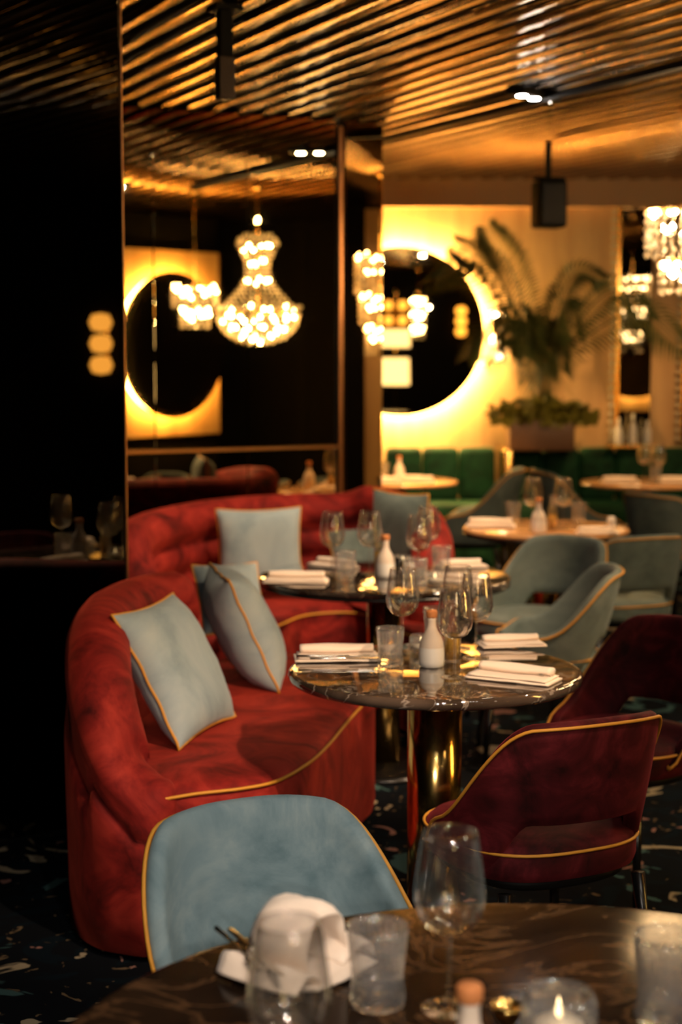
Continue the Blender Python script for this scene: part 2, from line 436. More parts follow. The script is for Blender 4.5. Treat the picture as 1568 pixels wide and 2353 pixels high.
# black mirror wall on the left, nearer -----------------------------------------------
E1 = Vector((-.722, 5.50, 0))
Eb = (Matrix.Rotation(radians(4.3), 3, 'Z') @ E); Gb = Vector((-Eb.y, Eb.x, 0)); THb = atan2(Eb.y, Eb.x)
bw = obj('wall_black_mirror', prism([E1+Gb*.012, E1+Gb*.035, E1+Gb*.035-Eb*4.2, E1+Gb*.012-Eb*4.2], 0, CEIL-.01), M['black'], smooth=False); bw['kind'] = 'structure'
for k in range(6):
    panel(bw, E1 - Eb*((k+1)*.68), E1 - Eb*(k*.68+.004), .02, CEIL-.012, M['dark_mirror'], .016, .001)
# cut-crystal edge beading at the free end of the black glass wall and its copper angle
t = obj('trim_4', box_bm((E1.x-.002, E1.y+.012, CEIL/2), (.006, .045, CEIL-.02), TH, .002), M['copper'], smooth=False); t['kind'] = 'structure'
def bead_column(x, y, z0, z1, r, name, parent=None, step=None):
    bm = bmesh.new(); z = z0
    while z < z1:
        lathe([(0, -r), (r*.8, -r*.55), (r, 0), (r*.8, r*.55), (0, r)], 6, bm, center=(x, y, z)); z += (step or r*2.0)
    return obj(name, bm, M['crystal'], parent, smooth=False)

# freestanding partition on the right (out of frame, seen in the bronze mirrors)
pw = obj('wall_partition', box_bm((3.42, 3.66, CEIL/2-.01), (1.66, .08, CEIL-.03)), M['dark_wall'], smooth=False); pw['kind'] = 'structure'
obj('wall_panel', box_bm((3.42, 3.715, 1.635), (1.64, .03, 1.63)), M['plaster'], pw, smooth=False)

# ---------------------------------------------------------------- round back-lit mirrors
def halo_mirror(cx, y, cz, r, face, label, halo_m, group=None):
    """face=-1 looks towards -Y, +1 towards +Y"""
    root = thing('halo_mirror', label, 'mirror', (cx, y, cz), 0, group)
    def disc(rr, y0, y1, seg=72):
        bm = lathe([(0, 0), (rr-.006, 0), (rr, .006), (rr, y1-y0), (0, y1-y0)], seg)
        bmesh.ops.rotate(bm, cent=(0,0,0), matrix=Matrix.Rotation(pi/2 if face < 0 else -pi/2, 3, 'X'), verts=bm.verts)
        return bm
    # lathe z -> -Y for face -1
    obj('mirror_glass', disc(r, 0, .014), M['disc_mirror'], root, smooth=False, loc=(0, face*.105, 0))
    bm = bmesh.new()
    rr0, rr1 = r-.045, r-.020
    seg = 96
    prof = [(rr0, .0), (rr1, .0), (rr1, .028), (rr0, .028)]
    rings = [[(rr*cos(2*pi*i/seg), face*(-.0)+face*yy, rr*sin(2*pi*i/seg)) for i in range(seg)] for (rr, yy) in prof + prof[:1]]
    vr = [[bm.verts.new(p) for p in q] for q in rings]
    for a, b in zip(vr, vr[1:]):
        for k in range(seg): bm.faces.new((a[k], a[(k+1) % seg], b[(k+1) % seg], b[k]))
    obj('light_ring', bm, halo_m, root, loc=(0, face*.055, 0))
    for k in range(4):
        a = pi/4 + k*pi/2
        obj('wall_bracket', box_bm((.4*r*cos(a), face*.052, .4*r*sin(a)), (.03, .104, .03)), M['matt_black'], root, smooth=False)
    return root
c = PY(918, 762, YMAX)
halo_mirror(c.x, YMAX, c.z, .60, -1, 'large round back-lit mirror glowing on the warm back wall', M['halo'])
halo_mirror(3.55, 3.73, 1.62, .64, 1, 'round back-lit mirror on the partition, seen in the bronze glass behind the back sofa', M['halo_dim'])

# dark mirror pilaster with beaded edges on the back wall
def pilaster(x0, x1, label):
    root = thing('mirror_pilaster', label, 'pilaster', ((x0+x1)/2, YMAX, 0))
    w_ = x1-x0
    obj('mirror_panel', box_bm((0, -.03, (CEIL+.89)/2), (w_, .06, CEIL-.95), 0, .004), M['dark_mirror'], root, smooth=False)
    obj('gold_strip', box_bm((-w_/2-.012, -.03, 1.83), (.024, .05, 1.82)), M['brass'], root, smooth=False)
    b = bead_column(-w_/2-.045, -.05, .95, CEIL-.08, .022, 'crystal_beading', root, .06)
    return root
xa, xb = PY(1422, 700, YMAX).x, PY(1496, 700, YMAX).x
pilaster(xa, xb, 'dark mirror pilaster with a beaded crystal edge right of the palm')
pilaster(PY(1575,700,YMAX).x, PY(1640,700,YMAX).x, 'dark mirror pilaster at the right edge of the picture')

# ================================================================ FURNITURE
PIPE = M['piping']
# ---------------- tub chair -------------------------------------------------------
def chair_geo(hb=.77, ha=.54, a=.255, b=.255, phimax=118, gap=.12, span=62):
    """shell rings; local facing +Y, origin on the floor under the seat centre"""
    n = 56; rings = []; rim = []; rim_in = []
    for i in range(n+1):
        ph = radians(-phimax + 2*phimax*i/n); d = abs(math.degrees(ph))
        s_, c_ = sin(ph), cos(ph)
        e = .78
        ux = math.copysign(abs(s_)**e, s_); uy = -math.copysign(abs(c_)**e, c_)
        ztop = hb - (hb-ha)*smooth01((d-34)/span) - (.05)*smooth01((d-95)/(phimax-95))
        ztop -= .012*(d/40)**2 if d < 40 else .012
        zb = .395 + gap*smooth01((62-d)/30)
        def pos(t, off):
            z = zb + (ztop-zb)*t
            flare = 1 + .07*max(0, (z-.42))/.38
            lean = -.055*max(0, (z-.42)/.38) * max(0, c_)
            # tuck the lower edge in
            tuck = 1 - .06*(1-t)**2
            return Vector((ux*(a*flare*tuck-off), uy*(b*flare*tuck-off) + lean, z))
        th = .034
        outer = [pos(t, 0) for t in (0, .12, .3, .5, .7, .85, .95)]
        inner = [pos(t, th) for t in (.95, .85, .7, .5, .3, .12, 0)]
        top0 = pos(1, th*.22); top1 = pos(1, th*.5); top2 = pos(1, th*.8)
        top1.z += .004
        ob = pos(-.02, th*.5)
        ring = outer + [top0, top1, top2] + inner + [ob]
        rings.append(ring)
        q = pos(.965, -.003); rim.append(q)
    # rounded ends
    return rings, rim
def make_chair(label, m, group=None, m_in=None, hb=.77, ha=.54, gap=.12, span=62, phimax=118):
    root = thing('tub_chair', label, 'chair', (0,0,0), 0, group)
    rings, rim = chair_geo(hb, ha, gap=gap, span=span, phimax=phimax)
    obj('backrest', grid_loft(rings), m, root)
    a0, a1 = rings[0][0], rings[-1][0]
    rim2 = [Vector((a0.x, a0.y+.004, .41))] + [Vector((rings[0][k].x, rings[0][k].y+.004, rings[0][k].z)) for k in (2, 4, 5)] + rim + \
           [Vector((rings[-1][k].x, rings[-1][k].y+.004, rings[-1][k].z)) for k in (5, 4, 2)] + [Vector((a1.x, a1.y+.004, .41))]
    obj('piping', tube(rim2, .0042, 6), PIPE, root)
    # seat cushion: superellipse
    def se(r, z, sh=0):
        out = []
        for k in range(48):
            t = 2*pi*k/48; c_, s_ = cos(t), sin(t)
            out.append((math.copysign(abs(c_)**.72, c_)*(.240-r), math.copysign(abs(s_)**.72, s_)*(.240-r)+sh+.01, z))
        return out
    seat_r = [se(.02, .365), se(.006, .372), se(0, .39), se(0, .43), se(.006, .445), se(.02, .457), se(.07, .466), se(.16, .470)]
    seat = obj('seat', grid_loft(seat_r), m, root)
    obj('seat_piping', tube([Vector(p) for p in se(-.003, .437)], .004, 6, True), PIPE, seat)
    obj('seat_base', grid_loft([se(.05, .335), se(.03, .345), se(.025, .366)]), M['matt_black'], root)
    for sx in (-1, 1):
        for sy in (-1, 1):
            x, y = sx*.19, sy*.185
            bm = tube([(x*1.15, y*1.18, 0), (x, y, .345)], .016, 10, radii=[.010, .017])
            obj('leg', bm, M['black'], root)
    return root
def face_to(p, q):
    """rotation so that local +Y points from p to q"""
    d = Vector(q) - Vector(p); return atan2(-d.x, d.y)

T1 = PZ(1000, 1537, .75); T2 = PZ(883, 1321, .75); T3 = PZ(1255, 1212, .75)
T4 = Vector((.36, 10.7, .75)); T5 = PZ(1480, 1107, .75); T5.y = min(T5.y, 10.6); T5.x = (1480-784)/F*10.6
T0 = Vector((.28, 1.88, .75))

ch_blue = make_chair('pale blue velvet tub chair with mustard piping drawn up to the near dark marble table', M['blue'], hb=.77)
ch_blue.location = (-.055, 2.79, 0); ch_blue.rotation_euler.z = radians(180+27)
ch_red = make_chair('burgundy velvet tub chair seen from behind, in front of the brass-stemmed marble table', M['burgundy'], 'burgundy tub chairs', ha=.47, span=72, phimax=108)
p = Vector((.475, 4.02, 0)); ch_red.location = p; ch_red.rotation_euler.z = radians(26)
p = Vector((.87, 4.95, 0))
dup(ch_red, p, radians(132), 'burgundy velvet tub chair cut by the right edge, facing the middle table', 'burgundy tub chairs')
ch_grey = make_chair('grey-blue velvet tub chair seen from its side, nearest right of the back table', M['grey'], 'grey tub chairs')
ch_grey.location = (.77, 6.38, 0); ch_grey.rotation_euler.z = radians(88)
dup(ch_grey, (.86, 7.17, 0), radians(142), 'grey-green velvet tub chair with its inner back facing the back table', 'grey tub chairs')
dup(ch_grey, (1.29, 7.68, 0), radians(22), 'dark grey tub chair seen from behind, between the grey-green chair and the far table', 'grey tub chairs')
dup(ch_grey, (.79, 10.3, 0), radians(78), 'grey tub chair angled towards the bright far left table', 'grey tub chairs', 1.12)
dup(ch_grey, (1.53, 10.2, 0), radians(-80), 'grey tub chair with pale curved rim in front of the green banquette', 'grey tub chairs', 1.12)
dup(ch_grey, (1.93, 9.3, 0), radians(-50), 'dark grey tub chair cut by the right edge beyond the far table', 'grey tub chairs', 1.05)

# ---------------- sofas ------------------------------------------------------------
def make_sofa(label, path, inward, seat_pts, seat_c, pipe_rng, m, group):
    """path: (x, y, h) of the outer shell; inward: +1 = left of travel direction"""
    root = thing('curved_sofa', label, 'sofa', (0,0,0), 0, group)
    P = catmull(path, 9)
    def section(h):
        r1 = .088; pts = [(.0, .02), (.0, .15), (-.004, max(.2, h*.45)), (-.006, h-.30 if h > .62 else h-.2), (.0, h-.235 if h > .62 else h-.17), (.018, h-.215 if h > .62 else h-.16), (.004, h-.19 if h > .62 else h-.145)]
        c = (.092, h-r1)
        for a in range(205, -61, -19):
            t = radians(a); pts.append((c[0]+r1*1.06*cos(t), c[1]+r1*sin(t)))
        c = (.092, h-.238); r2 = .070
        for a in (62, 38, 14, -10, -34, -58): t = radians(a); pts.append((c[0]+r2*cos(t)*1.1, c[1]+r2*sin(t)))
        c = (.098, h-.37); r2 = .066
        for a in (60, 35, 10, -15, -40): t = radians(a); pts.append((c[0]+r2*cos(t)*1.1, c[1]+r2*sin(t)))
        pts += [(.15, .40), (.10, .36), (.03, .02)]
        out = []
        for i, (u, z) in enumerate(pts):
            if 7 < i < len(pts)-2: z = max(z, .405)
            out.append((u, z))
        return out
    rings = []; n = len(P)
    def ring_at(p, tdir, h, k=1.0, shift=0.0):
        nrm = Vector((-tdir.y, tdir.x, 0))*inward
        sec = section(h); cu, cz = .09, None
        out = []
        for (u, z) in sec:
            uu = cu + (u-cu)*k
            zz = z if z < .3 else z - (1-k)*(z-.3)*.38
            out.append(Vector((p.x, p.y, 0)) + nrm*uu + tdir*shift + Vector((0, 0, zz)))
        return out
    tans = []
    for i in range(n):
        a, b = P[max(0, i-1)], P[min(n-1, i+1)]
        d = Vector((b.x-a.x, b.y-a.y, 0)); tans.append(d.normalized())
    R = .075
    for a in (80, 60, 40, 20): rings.append(ring_at(P[0], tans[0], P[0].z, cos(radians(a)), -R*sin(radians(a))))
    for i in range(n): rings.append(ring_at(P[i], tans[i], P[i].z))
    for a in (20, 40, 60, 80): rings.append(ring_at(P[-1], tans[-1], P[-1].z, cos(radians(a)), R*sin(radians(a))))
    bm = grid_loft(rings); bmesh.ops.recalc_face_normals(bm, faces=bm.faces)
    obj('backrest', bm, m, root)
    S = catmull([(x, y, 0) for x, y in seat_pts], 8, True)
    C = Vector((seat_c[0], seat_c[1], 0))
    rings = []
    for (ins, z) in ((.012, .03), (0, .06), (0, .40), (.006, .43), (.02, .446), (.06, .458), (.16, .466), (.30, .470)):
        r_ = []
        for p in S:
            d = (C-p); L_ = d.length
            r_.append(p + d.normalized()*min(ins, L_*.9) + Vector((0, 0, z)))
        rings.append(r_)
    bm = bmesh.new(); vr = [[bm.verts.new(p) for p in r] for r in rings]; nn = len(S)
    for a, b in zip(vr, vr[1:]):
        for k in range(nn): bm.faces.new((a[k], a[(k+1) % nn], b[(k+1) % nn], b[k]))
    cv = bm.verts.new(C + Vector((0, 0, .472)))
    for k in range(nn): bm.faces.new((vr[-1][k], vr[-1][(k+1) % nn], cv))
    bmesh.ops.recalc_face_normals(bm, faces=bm.faces)
    seat = obj('seat', bm, m, root)
    pp = []
    i0, i1 = pipe_rng
    for k in range(i0*8, i1*8+1):
        p = S[k % nn]; d = (C-p).normalized(); pp.append(p - d*.003 + Vector((0, 0, .437)))
    obj('piping', tube(pp, .0048, 6), PIPE, seat)
    return root
q = lambda px, py: tuple(PZ(px, py, .45)[:2])
front = [q(352, 1826), q(455, 1812), q(560, 1800), q(640, 1782), q(710, 1742), q(755, 1700), q(795, 1652), q(834, 1610)]
seat1 = front + [(.118, 5.62), (.08, 5.95), (-.08, 6.2), (-.28, 6.28), (-.47, 6.12), (-.56, 5.8), (-.63, 5.45), (-.70, 5.1), (-.72, 4.8), (-.67, 4.5), (-.58, 4.33)]
path1 = [(-.545, 4.23, .485), (-.655, 4.29, .60), (-.742, 4.44, .735), (-.790, 4.68, .845), (-.800, 4.95, .88), (-.765, 5.2, .885), (-.695, 5.38, .885), (-.62, 5.47, .885)]
make_sofa('red velvet curved sofa in the middle with two pale blue pillows and rolled back', path1, -1, seat1, (-.30, 5.1), (0, 8), M['red'], 'red velvet sofas')
seat2 = [(-.72, 6.62), (-.50, 6.62), (-.30, 6.88), (-.16, 7.22), (.04, 7.30), (.20, 7.10), (.25, 6.80), (.34, 6.66), (.45, 6.82), (.49, 7.25), (.40, 7.72), (.15, 8.02), (-.2, 8.06), (-.58, 7.88), (-.85, 7.45), (-.92, 6.95)]
path2 = [(-.86, 6.65, .62), (-.98, 6.90, .84), (-.97, 7.2, .885), (-.80, 7.62, .90), (-.56, 7.92, .905), (-.25, 8.12, .905), (.0, 8.17, .905), (.17, 8.13, .94), (.33, 7.96, .93), (.45, 7.66, .91), (.495, 7.33, .84), (.49, 7.05, .70), (.46, 6.90, .58)]
make_sofa('red velvet curved sofa at the back under the bronze mirror wall', path2, -1, seat2, (-.08, 7.66), (1, 7), M['red'], 'red velvet sofas')

# green banquette along the back wall
def banquette(x0, x1, label):
    root = thing('banquette', label, 'banquette', ((x0+x1)/2, 11.7, 0), 0, 'green banquettes')
    w_ = x1-x0
    obj('seat', box_bm((0, -.05, .44), (w_, .52, .16), 0, .04), M['green'], root)
    obj('base', box_bm((0, -.02, .18), (w_-.04, .44, .36)), M['black'], root, smooth=False)
    nb = max(2, round(w_/.27))
    for k in range(nb):
        obj('back_channel', box_bm((-w_/2 + (k+.5)*w_/nb, .18, .70), (w_/nb-.004, .14, .38), 0, .045), M['green'], root)
    return root
xl = .32; xm = PY(1150, 1100, 11.7).x
banquette(xl, xm-.02, 'dark green banquette behind the bright far left table')
banquette(xm+.06, 2.75, 'dark green banquette running right under the palm')
b = obj('banquette_divider', box_bm((xm+.02, 11.62, .46), (.06, .62, .90), 0, .012), M['brass'], None); tag(b, 'brass-faced divider standing between the two green banquettes', 'divider')
# pouf
pp = PZ(1098, 1177, .52)
b = obj('pouf', lathe([(0,.02),(.13,.02),(.145,.05),(.15,.25),(.145,.46),(.12,.515),(0,.53)], 32), M['green'], None, loc=(pp.x, 10.9, 0)); tag(b, 'round green velvet pouf by the divider', 'pouf')

# ---------------- tables -----------------------------------------------------------
def make_table(label, c, r, top_m, th=.024, stem_r=.075, stem_m=None, stems=((0,0),), group=None, rim=None, base_r=.26):
    root = thing('round_table', label, 'table', (c.x, c.y, 0), 0, group)
    z1 = .75
    obj('tabletop', lathe([(0, z1-th), (r-.012, z1-th), (r-.003, z1-th+.005), (r, z1-th*.5), (r-.002, z1-.005), (r-.007, z1-.001), (r-.014, z1), (0, z1)], 96), top_m, root)
    if rim: obj('table_rim', lathe([(r-.02, z1-th-.012), (r-.004, z1-th-.012), (r-.003, z1-th), (r-.02, z1-th)], 96), rim, root)
    for (sx, sy) in stems:
        obj('pedestal', lathe([(0, .03), (stem_r, .03), (stem_r, z1-th), (0, z1-th)], 48, center=(sx, sy, 0)), stem_m or M['brass'], root)
    obj('base_plate', lathe([(0, 0), (base_r, 0), (base_r, .010), (base_r-.02, .022), (stem_r+.006, .03), (0, .03)], 56), M['black'], root)
    return root
t0 = make_table('large near table with dark brown veined marble top', T0, .67, M['marble_dark'], .03, .11, base_r=.34)
t1 = make_table('round marble-topped table on a brass column beside the middle sofa', T1, .40, M['marble'], .030, .074)
t2 = make_table('round table with black-edged glossy top in front of the back sofa', T2, .485, M['marble_black'], .022, .065, rim=M['black'])
t3 = make_table('round wooden-looking far table beyond the grey tub chairs', T3, .40, M['orange_top'], .024, .06, rim=M['black'], group=None)
t4 = make_table('brightly lit round table at far left by the green banquette', T4, .40, M['orange_top'], .024, .06)
t5 = make_table('far right round table by the green banquette', T5, .40, M['orange_top'], .024, .06)

# ---------------- cushions ---------------------------------------------------------
def make_cushion(label, center, w, h, th, ux, uy, m=None, seed=1):
    """ux = direction of its width, uy = direction of its height; face normal = ux x uy"""
    ux = Vector(ux).normalized(); uy = Vector(uy); uy = (uy - ux*uy.dot(ux)).normalized(); nz = ux.cross(uy)
    root = thing('throw_pillow', label, 'pillow', center, 0, 'pale blue throw pillows')
    root.rotation_mode = 'QUATERNION'
    root.rotation_quaternion = Matrix((ux, uy, nz)).transposed().to_quaternion()
    N_ = 22; rr = random.Random(seed); ph = [rr.uniform(0, 6.28) for _ in range(6)]
    def outline(u, v):
        x = u*w/2*(1 - .075*(1-v*v)*abs(u)**3); y = v*h/2*(1 - .075*(1-u*u)*abs(v)**3)
        return x, y
    bm = bmesh.new(); V = {}
    for side in (1, -1):
        for i in range(N_+1):
            for j in range(N_+1):
                u, v = sin((i/N_-.5)*pi), sin((j/N_-.5)*pi)
                edge = i in (0, N_) or j in (0, N_)
                if edge and side == -1: V[(side, i, j)] = V[(1, i, j)]; continue
                x, y = outline(u, v)
                t = (max(0, 1-abs(u)**3.2)*max(0, 1-abs(v)**3.2))**.55
                e = max(abs(u), abs(v))
                wr = .004*sin(17*u+ph[0]+3*v)*sin(11*v+ph[1])*smooth01((e-.45)/.3)*(1-smooth01((e-.9)/.1)) + .006*sin(3*u+ph[2])*sin(2.6*v+ph[3])
                V[(side, i, j)] = bm.verts.new((x, y, side*th/2*t + (wr*t if not edge else 0)))
    for side in (1, -1):
        for i in range(N_):
            for j in range(N_):
                f = (V[(side,i,j)], V[(side,i+1,j)], V[(side,i+1,j+1)], V[(side,i,j+1)])
                bm.faces.new(f if side == 1 else tuple(reversed(f)))
    obj('cushion_body', bm, m or M['cushion'], root)
    loop = []
    for k in range(24): loop.append((-1+2*k/24, -1))
    for k in range(24): loop.append((1, -1+2*k/24))
    for k in range(24): loop.append((1-2*k/24, 1))
    for k in range(24): loop.append((-1, 1-2*k/24))
    pts = []
    for i, (u, v) in enumerate(loop):
        x, y = outline(u, v); pts.append(Vector((x*1.004, y*1.004, .002*sin(i*.9+ph[4]))))
    obj('piping', tube(pts, .0044, 6, True), PIPE, root)
    return root
make_cushion('pale blue velvet pillow with mustard piping leaning on the near arm of the middle sofa', (-.495, 4.88, .665), .44, .43, .155, (.30, .95, 0), (-.47, .10, .88), seed=3)
make_cushion('pale blue pillow seen edge-on, at the far end of the middle sofa', (-.335, 5.62, .665), .44, .42, .20, (-.22, 1, 0), (-.40, -.02, .90), seed=5)
make_cushion('pale pillow with a dark blue underside behind the edge-on pillow', PY(530, 1375, 6.0), .25, .28, .12, (.93, .35, .0), (-.15, .45, .75), seed=6)
make_cushion('square grey-blue pillow facing the camera on the back sofa', PY(597, 1260, 7.50), .39, .37, .14, (.99, .10, .02), (-.06, .16, .96), M['cushion'], 8)
make_cushion('grey pillow with a mustard seam at the right end of the back sofa', PY(928, 1224, 7.45), .38, .38, .14, (.62, -.78, .0), (-.25, .15, .95), M['grey'], 9)
make_cushion('grey-green pillow lying flat on the back sofa behind the glasses', PY(846, 1268, 7.60) , .36, .30, .12, (.98, .1, 0), (-.05, .8, .5), M['grey'], 12)

# ================================================================ TABLEWARE
def lathe_part(name, prof, m, parent, seg=32, **kw): return obj(name, lathe(prof, seg, **kw), m, parent)
def shell(outer, wall, foot=None):
    """closed lathe profile of a thin vessel from its outer profile"""
    inner = [(max(r-wall, .0005), z+ (wall if i == 0 else 0)) for i, (r, z) in enumerate(outer)]
    return outer + list(reversed(inner))
def make_wine_glass():
    root = thing('wine_glass', '', 'glass')
    bowl = [(.004,.104),(.018,.106),(.034,.116),(.0435,.131),(.0475,.148),(.0475,.160),(.0455,.180),(.042,.205),(.0385,.228),(.0362,.242)]
    b = obj('bowl', lathe([(0,.104)] + shell(bowl, .0011) + [(0,.1055)], 40), M['glass'], root)
    obj('stem', lathe([(.0044,.006),(.0036,.02),(.0033,.06),(.0036,.095),(.0050,.1045)], 12), M['glass'], root)
    obj('foot', lathe([(0,0),(.037,.0),(.0375,.0012),(.030,.0022),(.012,.0042),(.0044,.0075),(0,.0078)], 40), M['glass'], root)
    return root
def make_tumbler():
    root = thing('ribbed_tumbler', '', 'glass')
    prof = [(.030,.0),(.0345,.004),(.0362,.014),(.0345,.026),(.0325,.036),(.0330,.050),(.0355,.072),(.0380,.095),(.0388,.106)]
    body = lathe([(0,0)] + prof + [(.0372,.1065)] + [(r-.0022, z) for r, z in reversed(prof[4:-1])] + [(.028,.022),(0,.020)], 96, flute=(32, .0014, .030, .098))
    obj('glass_body', body, M['pressed'], root)
    obj('rim', tube([(.0381*cos(2*pi*i/48), .0381*sin(2*pi*i/48), .106) for i in range(48)], .0011, 6, True), M['glass'], root)
    return root
def make_bottle():
    root = thing('ceramic_bottle', '', 'bottle')
    obj('body', lathe([(0,0),(.029,0),(.0335,.004),(.035,.016),(.035,.040),(.034,.055)], 32), M['ceramic'], root)
    obj('shoulder', lathe([(.034,.055),(.032,.070),(.026,.086),(.0165,.100),(.0125,.112),(.0115,.128),(.0125,.136),(0,.136)], 32), M['bisque'], root)
    obj('cork_stopper', lathe([(0,.136),(.0135,.136),(.0150,.139),(.0152,.152),(.0135,.156),(0,.157)], 24), M['cork'], root)
    return root
def make_oil():
    root = thing('oil_carafe', '', 'carafe')
    obj('glass_body', lathe([(0,0),(.022,0),(.0235,.003),(.0235,.085),(.021,.095),(.014,.106),(.0125,.128),(.015,.134),(.0138,.134),(.0113,.128),(.0125,.107),(.0195,.094),(.0222,.085),(.0222,.004),(0,.004)], 32), M['glass'], root)
    obj('amber_oil', lathe([(0,.005),(.0214,.005),(.0214,.076),(0,.0762)], 28), M['oil'], root)
    obj('pourer', lathe([(0,.130),(.010,.130),(.0105,.142),(.018,.145),(.019,.158),(.012,.163),(0,.164)], 24), M['glass'], root)
    return root
def make_tealight():
    root = thing('tealight_holder', '', 'candle holder')
    obj('cut_glass_cup', lathe([(0,0),(.026,0),(.031,.006),(.034,.022),(.033,.044),(.030,.052),(.028,.052),(.030,.042),(.031,.022),(.026,.010),(0,.010)], 40, flute=(12,.003,.004,.05)), M['pressed'], root)
    obj('wax', lathe([(0,.011),(.022,.011),(.022,.024),(0,.024)], 20), M['wick'], root)
    obj('flame', lathe([(0,.027),(.0026,.031),(.0030,.036),(.0014,.043),(0,.048)], 10), M['shade_lit'], root)
    return root
def make_pot(name, cat, m, r=.02, h=.05):
    root = thing(name, '', cat)
    obj('body', lathe([(0,0),(r*.9,0),(r,.004),(r*.96,h*.8),(r*.86,h*.92),(0,h*.94)], 28), m, root)
    obj('lid', lathe([(0,h*.94),(r*.84,h*.94),(r*.84,h*1.0),(r*.3,h*1.04),(0,h*1.06)], 24), m, root)
    return root
def make_napkin(w=.24, d=.11, roll=True):
    root = thing('napkin', '', 'napkin')
    def slab(w, d, z, th, seed, name):
        bm = bmesh.new(); rr = random.Random(seed); n1, n2 = 20, 8
        a = rr.uniform(0,6)
        rings = []
        for i in range(n1+1):
            x = (i/n1-.5)*w; r_ = []
            dz = .0014*sin(x*34+a); dd = d/2*(1+.025*sin(x*21+a))
            for k in range(18):
                t = 2*pi*k/18
                cy = math.copysign(abs(cos(t))**.35, cos(t)); cz = math.copysign(abs(sin(t))**.8, sin(t))
                r_.append((x, cy*dd, z+th/2+cz*th/2+max(0,dz)))
            rings.append(r_)
        obj(name, grid_loft(rings, bm), M['cloth'], root)
    slab(w, d, 0, .009, 1, 'folded_cloth')
    slab(w*.93, d*.93, .0088, .006, 2, 'cloth_layer')
    if roll:
        n = 20; rings = []
        for i in range(n+1):
            x = (i/n-.5)*w*.86; k_ = 1-.12*abs(i/n-.5)
            r_ = []
            for k in range(28):
                t = 2*pi*k/28 ; rr = (.017 + .0015*sin(x*30+t*2))*k_
                if k % 14 == 5: rr *= .86
                r_.append((x, d*.22 + 1.35*rr*cos(t), .0145+.0125*k_+ .78*rr*sin(t)))
            rings.append(r_)
        obj('rolled_edge', grid_loft(rings), M['cloth'], root)
    return root
def make_fork():
    root = thing('fork', '', 'fork')
    bm = tube([(-.10,0,.0022),(-.06,0,.003),(0,0,.0032),(.045,0,.003)], .003, 8, radii=[.0045,.0035,.0022,.003])
    obj('handle', bm, M['steel'], root)
    bm = bmesh.new(); bm_box(bm, (.058,0,.003), (.026,.021,.0022), 0, .001)
    for k in range(4): bm_box(bm, (.088, -.0084+k*.0056, .0035), (.036,.0026,.0018))
    obj('tines', bm, M['steel'], root, smooth=False)
    return root
def make_knife():
    root = thing('knife', '', 'knife')
    obj('handle', box_bm((-.055,0,.003), (.10,.010,.006), 0, .0025), M['steel'], root)
    bm = bmesh.new()
    pts = [(-.005,-.004),(.07,-.008),(.10,-.006),(.113,.003),(.09,.006),(-.005,.005)]
    obj('blade', prism(pts, .0018, .0034), M['steel'], root, smooth=False)
    return root
KIND = dict(wine=make_wine_glass, tumbler=make_tumbler, bottle=make_bottle, oil=make_oil, tea=make_tealight,
            napkin=make_napkin, fork=make_fork, knife=make_knife,
            salt=lambda: make_pot('salt_pot', 'salt pot', M['ceramic'], .021, .062),
            pepper=lambda: make_pot('pepper_pot', 'pepper pot', M['black'], .021, .058))
GROUPS = dict(wine='wine glasses on the tables', tumbler='ribbed tumblers on the tables', bottle='white ceramic bottles on the tables',
              oil='oil carafes on the tables', tea='tealight holders on the tables', napkin='folded napkins on the tables',
              fork='forks on the napkins', knife='knives on the napkins')
protos = {}
def put(kind, loc, label, rz=0.0, scale=None):
    if kind not in protos:
        protos[kind] = KIND[kind](); o = protos[kind]; o['label'] = label
        if kind in GROUPS: o['group'] = GROUPS[kind]
        o.location = loc; o.rotation_euler = (0, 0, rz)
        if scale: o.scale = (scale,)*3
        return o
    return dup(protos[kind], loc, rz, label, GROUPS.get(kind), scale if scale else 1.0)
def on(px, py, c=None, r=None, z=.7505):
    p = PZ(px, py, .75)
    if c is not None:
        d = Vector((p.x-c.x, p.y-c.y)); 
        if d.length > r: d = d.normalized()*r; p.x = c.x+d.x; p.y = c.y+d.y
    p.z = z; return p

# middle table
put('wine', on(925,1498), 'wine glass left of the white bottle on the middle table')
put('wine', on(1045,1556), 'wine glass standing just right of the oil carafe on the middle table')
put('wine', on(1094,1512), 'wine glass farthest right on the middle table, before the rolled napkin')
put('wine', on(1052,1490), 'wine glass at the back of the middle table between the other two at right')
put('tumbler', on(897,1530), 'ribbed tumbler beside the left napkin on the middle table')
put('tumbler', on(1002,1478), 'ribbed tumbler at the back of the middle table behind the oil carafe')
put('bottle', on(992,1532), 'white ceramic bottle with a cork in the centre of the middle table')
put('oil', on(1040,1518), 'slim glass carafe of amber oil right of the white bottle on the middle table')
put('tea', on(968,1500), 'small cut-glass tealight left of the white bottle on the middle table')
put('napkin', on(775,1515), 'pale folded napkin at the left edge of the middle table', radians(4))
put('napkin', on(1176,1484), 'rolled pale napkin at the back right of the middle table', radians(10), .80)
n3 = KIND['napkin'](roll=False) if False else put('napkin', on(1180,1562), 'flat folded napkin at the front right of the middle table', radians(-28), .98)
put('fork', on(765,1523,z=.7665), 'fork lying on the left napkin of the middle table', radians(2))
put('knife', on(800,1528,z=.7665), 'knife lying on the left napkin of the middle table', radians(2))
put('fork', on(1200,1555,z=.7665), 'fork lying across the front right napkin of the middle table', radians(120), .9)
